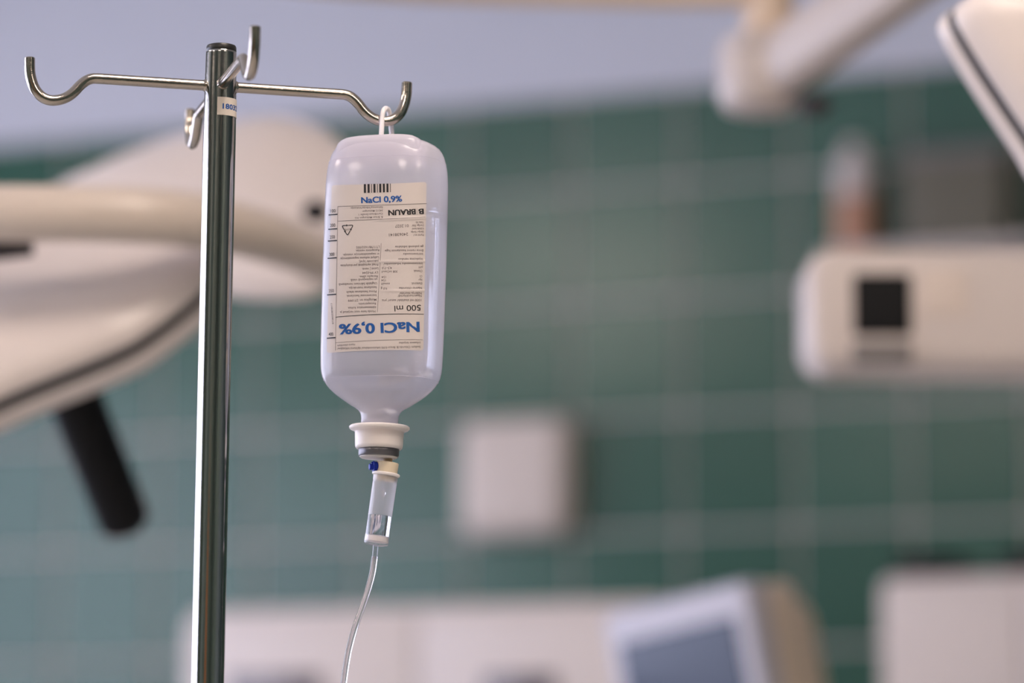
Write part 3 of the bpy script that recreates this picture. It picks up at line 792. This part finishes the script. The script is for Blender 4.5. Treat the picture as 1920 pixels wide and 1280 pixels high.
# --- right lamp
lampR = empty('surgical_lamp', P(2000, 200, 2.72), 'bright white surgical lamp head with dark seam in the upper right corner', 'surgical lamp', 'surgical lamps')
outR = [(1797, 30), (1806, 2), (1850, -16), (1930, -30), (2100, -60), (2300, -20), (2420, 120), (2420, 330), (2300, 470), (2140, 480), (2010, 370), (1940, 260), (1885, 178), (1835, 100)]
axR = RIGHT * -.55 - UP * .45 + FWD * .7
lamp_shell(lampR, outR, lambda x, y: 2.70 + (x - 1850) * .00033 - (y - 100) * .00027, .06, axR, ('housing', 'gasket', 'bezel'), rim=.014, seam=.009)
hub_r = P(2110, 200, 2.70)
Geo().tube([hub_r, hub_r + C3(.05, -.03, .12), hub_r + C3(.06, -.02, .4), hub_r + C3(.06, -.02, H_C - hub_r.z)], [.03, .03, .028, .028], 20).build('ceiling_tube', M['lampbeige'], lampR)

# ================================================================== CEILING BOOM
ZJ = 3.5
bm_ = empty('ceiling_boom', P(1425, 140, ZJ), 'beige jointed ceiling boom with cream post and slanted spring arm', 'ceiling boom')
pt = P(1441, 78, ZJ)
Geo().lathe(pt, Vector((0, 0, 1)), [(0, .029), (.007, .029), (.009, .0265), (H_C - pt.z - .05, .0265), (H_C - pt.z - .05, .06), (H_C - pt.z, .06)], 40).build('ceiling_post', M['boomcream'], bm_, label='cream vertical post')
Geo().lathe(P(1424, 82, ZJ), Vector((0, 0, 1)), [(-.010, .031), (-.008, .037), (.005, .037), (.008, .032)], 40).build('collar', M['boom'], bm_)
kn = P(1425, 212, ZJ)
Geo().lathe(kn, Vector((0, 0, 1)), [(0, .026), (.0035, .036), (.012, .0415), (.026, .0428), (.064, .0428), (.073, .040), (.077, .034)], 40).build('knuckle', M['boom'], bm_, label='round knuckle joint')
A0, A1 = P(1440, 140, ZJ), P(1900, -185, ZJ - .25)
ad = (A1 - A0); al = ad.length; ad.normalize()
au = (UP - ad * UP.dot(ad)).normalized(); aw = ad.cross(au)
g = Geo(); rs = []
for d, hh, ww in ((-.02, .025, .022), (0, .0315, .026), (.05, .033, .027), (al - .05, .0315, .026), (al, .025, .022)):
    rs.append([A0 + ad * d + au * (hh * math.copysign(abs(math.sin(t)) ** .6, math.sin(t))) + aw * (ww * math.copysign(abs(math.cos(t)) ** .6, math.cos(t))) for t in [2 * math.pi * j / 32 for j in range(32)]])
g.rings(rs).build('spring_arm', M['boom'], bm_, label='slanted spring arm')
Geo().ball(P(1527, 198, ZJ - .03), .0145, 12, (1.3, 1, .8)).build('arm_bolt', M['gasket'], bm_)
Geo().tube(spline([P(1400, -14, ZJ), P(1150, -14, ZJ + .02), P(700, -30, ZJ + .02), P(200, -80, ZJ - .15), P(-425, -120, 3.07)], 6), .0155, 20).build('cross_arm', M['boomcream'], bm_)

# ================================================================== THINGS ON THE TILED WALL
def wall_slab(px0, py0, px1, py1, off_back, depth, rad):
    """rounded slab parallel to the wall; pixel box is that of its front face"""
    s0, za = on_wall(px0, (py0 + py1) / 2, off_back + depth); s1, zb = on_wall(px1, (py0 + py1) / 2, off_back + depth)
    z1 = on_wall((px0 + px1) / 2, py0, off_back + depth)[1]; z0 = on_wall((px0 + px1) / 2, py1, off_back + depth)[1]
    c = R((s0 + s1) / 2, WALL_T - off_back - 0.0062, (z0 + z1) / 2)
    return Geo().rbox(c, UX * ((s1 - s0) / 2), ZV * ((z1 - z0) / 2), NX * -depth, rad, 4), (s0, s1, z0, z1)
# square wall box
g, bb = wall_slab(858, 782, 1066, 1003, 0, .055, .022)
wbx = empty('wall_box', R((bb[0] + bb[1]) / 2, WALL_T - .006, bb[2]), 'square cream box mounted on green tiles right of the drip chamber', 'wall box')
g.build('case', M['cream'], wbx, sharp=50)
g, _ = wall_slab(880, 805, 1044, 980, .054, .006, .004); g.build('cover', M['cream'], wbx, sharp=50)
# long supply unit, hung from the ceiling between the wall and the lamps
def at_level(px, py, yd):
    """photo pixel -> (x to the camera's right, z) on the upright plane at level distance yd, square to the camera's bearing"""
    v = ray(px, py); k = yd / v.dot(CY)
    return (v * k).dot(CX), CAM.z + v.z * k
def face_slab(px0, py0, px1, py1, yd, depth, rad):
    """rounded slab whose front face fills the pixel box at level distance yd"""
    x0 = at_level(px0, (py0 + py1) / 2, yd)[0]; x1 = at_level(px1, (py0 + py1) / 2, yd)[0]
    z1 = at_level((px0 + px1) / 2, py0, yd)[1]; z0 = at_level((px0 + px1) / 2, py1, yd)[1]
    return Geo().rbox(C3((x0 + x1) / 2, yd + depth, (z0 + z1) / 2), CX * ((x1 - x0) / 2), ZV * ((z1 - z0) / 2), CY * -depth, rad, 4), (x0, x1, z0, z1)
YU = 3.40
g, bb = face_slab(1512, 462, 2240, 690, YU, .10, .018)
su = empty('supply_unit', C3(bb[0], YU + .05, bb[2]), 'long white hanging unit with a black square opening', 'supply unit')
g.build('case', M['white'], su, sharp=50)
face_slab(1600, 512, 1710, 628, YU - .003, .005, .003)[0].build('opening', M['black'], su, label='black square opening', sharp=50)
face_slab(1598, 640, 1712, 682, YU - .003, .005, .003)[0].build('lower_plate', M['grey'], su, sharp=50)
face_slab(1728, 505, 1812, 590, YU - .003, .005, .003)[0].build('panel', M['cream'], su, sharp=50)
Geo().lathe(C3(bb[1] - .05, YU + .05, bb[3] - .002), ZV, [(0, .03), (.004, .03), (.005, .022), (H_C - bb[3] - .04, .022), (H_C - bb[3] - .04, .06), (H_C - bb[3] + .002, .06)], 28).build('ceiling_tube', M['boom'], su)
# shelf on the wall behind it
_, UNIT_Z = on_wall(1720, 470, .07)
sa = on_wall(1560, 470, .07)[0]; sb = on_wall(1960, 470, .07)[0]
sh = empty('wall_shelf', R((sa + sb) / 2, WALL_T - .007, UNIT_Z - .02), 'narrow white wall shelf behind the hanging unit', 'shelf')
Geo().rbox(R((sa + sb) / 2, WALL_T - .0072, UNIT_Z - .01), UX * ((sb - sa) / 2), ZV * .01, NX * -.12, .003, 2).build('board', M['white'], sh, sharp=50)
for q in (sa + .03, sb - .03):
    Geo().box(R(q, WALL_T - .045, UNIT_Z - .045), UX * .005, NX * .037, ZV * .024).build('bracket', M['white'], sh, smooth=False, sharp=None)
# pump bottle standing on the unit
s_, _z = on_wall(1606, 440, .055)
c = R(s_, WALL_T - .06, UNIT_Z)
pb = empty('pump_bottle', c, 'white capped bottle with orange contents standing on the wall shelf', 'bottle')
Geo().lathe(c, ZV, [(0, .030), (.003, .034), (.095, .034), (.1, .033)], 32).build('contents_part', M['orange'], pb, label='orange lower part')
Geo().lathe(c + ZV * .0995, ZV, [(0, .0335), (.05, .0335), (.066, .024), (.075, .018), (.090, .018), (.092, .010)], 32).build('shoulder', M['white'], pb)
# olive container on the unit
g, bb2 = wall_slab(1690, 268, 1885, 447, .01, .08, .012)
dz = UNIT_Z - bb2[2]
for i in range(len(g.V)): g.V[i] = g.V[i] + ZV * dz
oc = empty('storage_box', R((bb2[0] + bb2[1]) / 2, WALL_T - .05, UNIT_Z), 'olive grey plastic storage box standing on the wall shelf', 'storage box')
g.build('bin', M['olive'], oc, sharp=50)
g, _ = wall_slab(1684, 262, 1891, 284, .008, .085, .006)
for i in range(len(g.V)): g.V[i] = g.V[i] + ZV * dz
g.build('lid', M['grey'], oc, sharp=50)
# tall cabinets
WF = R                                            # the cabinets stand square to the tiled wall
def cabinet(px0, py0, px1, off, depth, label_, panes):
    yd = WALL_T - off
    x0 = on_wall(px0, py0, off)[0]; x1 = on_wall(px1, py0, off)[0]; z1 = on_wall((px0 + px1) / 2, py0, off)[1]
    e = empty('cabinet', WF((x0 + x1) / 2, yd + depth / 2, 0), label_, 'cabinet', 'tall white cabinets')
    Geo().rbox(WF((x0 + x1) / 2, yd + depth, z1 / 2), UX * ((x1 - x0) / 2), ZV * (z1 / 2), NX * -(depth - .014), .010, 3).build('carcass', M['white'], e, sharp=50)
    mid = (x0 + x1) / 2
    for (a, b), (pa, pb_) in zip(((x0 + .004, mid - .0015), (mid + .0015, x1 - .004)), panes):
        d = Geo().rbox(WF((a + b) / 2, yd + .0145, z1 / 2 + .02), UX * ((b - a) / 2), ZV * (z1 / 2 - .04), NX * -.0145, .004, 2).build('door', M['white'], e, sharp=50)
        if pa:
            p0, zt = on_wall(pa, 1266, off); p1, _ = on_wall(pb_, 1266, off)
            Geo().rbox(WF((p0 + p1) / 2, yd + .001, zt - .4), UX * ((p1 - p0) / 2), ZV * .4, NX * -.004, .003, 2).build('pane', M['paneglass'], d, sharp=50)
        hs = b - .025 if a < mid - .01 else a + .025
        Geo().tube([WF(hs, yd + .002, .95), WF(hs, yd - .02, .96), WF(hs, yd - .02, 1.09), WF(hs, yd + .002, 1.10)], .004, 12).build('handle', M['metal'], d)
    return e, (x0, x1, z1)
cabinet(345, 1132, 1240, .95, .3, 'tall white cabinet with dark glass door panes below the square wall box', ((425, 605), (905, 1045)))
OC = .85; YC = WALL_T - OC
e, (x0, x1, z1) = cabinet(1645, 1072, 2200, OC, .3, 'tall white cabinet with black strips on top in the lower right corner', ((None, None), (None, None)))
for a, b in ((1672, 1775), (1866, 2080)):
    xa = on_wall(a, 1066, OC)[0]; xb = on_wall(b, 1066, OC)[0]
    Geo().rbox(WF((xa + xb) / 2, YC + .2, z1 + .0145), UX * ((xb - xa) / 2), ZV * .0155, NX * -.18, .003, 2).build('top_strip', M['black'], e, sharp=50)

# ================================================================== MONITOR
ZM = 3.85
corner = P(1397, 1086, ZM)                       # top right corner of the front
psi, tau, rol = math.radians(46), math.radians(7), math.radians(7)
nrm = C3(-math.sin(psi), -math.cos(psi), 0); rt = C3(math.cos(psi), -math.sin(psi), 0); upv = Vector((0, 0, 1))
q = Quaternion(rt, tau); nrm = q @ nrm; upv = q @ upv            # tilted forwards
q = Quaternion(nrm, rol); rt = q @ rt; upv = q @ upv             # and rolled
MW, MH, MD = .229, .193, .096
cen = corner - rt * (MW / 2) - upv * (MH / 2)
foot = Vector((cen.x - nrm.x * .09, cen.y - nrm.y * .09, 0))
mon = empty('patient_monitor', foot, 'tilted patient monitor with lavender bezel and dark blue screen on a stand', 'monitor')
Geo().rbox(cen - nrm * .03, rt * (MW / 2), upv * (MH / 2), nrm * .03, .008, 3).build('bezel', M['bezel'], mon, sharp=50)
Geo().rbox(cen - upv * .004 - rt * .002 - nrm * .001, rt * (MW / 2 - .022), upv * (MH / 2 - .033), nrm * .003, .002, 2).build('screen', M['screen'], mon, sharp=50, label='dark blue glossy screen')
Geo().rbox(cen - nrm * .026, rt * (MW / 2 - .002), upv * (MH / 2 - .003), nrm * -(MD - .03), .014, 3).build('housing', M['monback'], mon, sharp=50)
Geo().rbox(cen - nrm * .098, rt * (MW / 2 - .02), upv * (MH / 2 - .02), nrm * -.04, .02, 3).build('rear_cover', M['monback'], mon, sharp=50)
Geo().tube([foot + ZV * .03, Vector((foot.x, foot.y, cen.z - .06)), cen - nrm * .09], .016, 16).build('stand_post', M['metal'], mon)
Geo().lathe(foot, ZV, [(0, .2), (.02, .2), (.03, .18), (.04, .03)], 32).build('stand_base', M['metal'], mon)
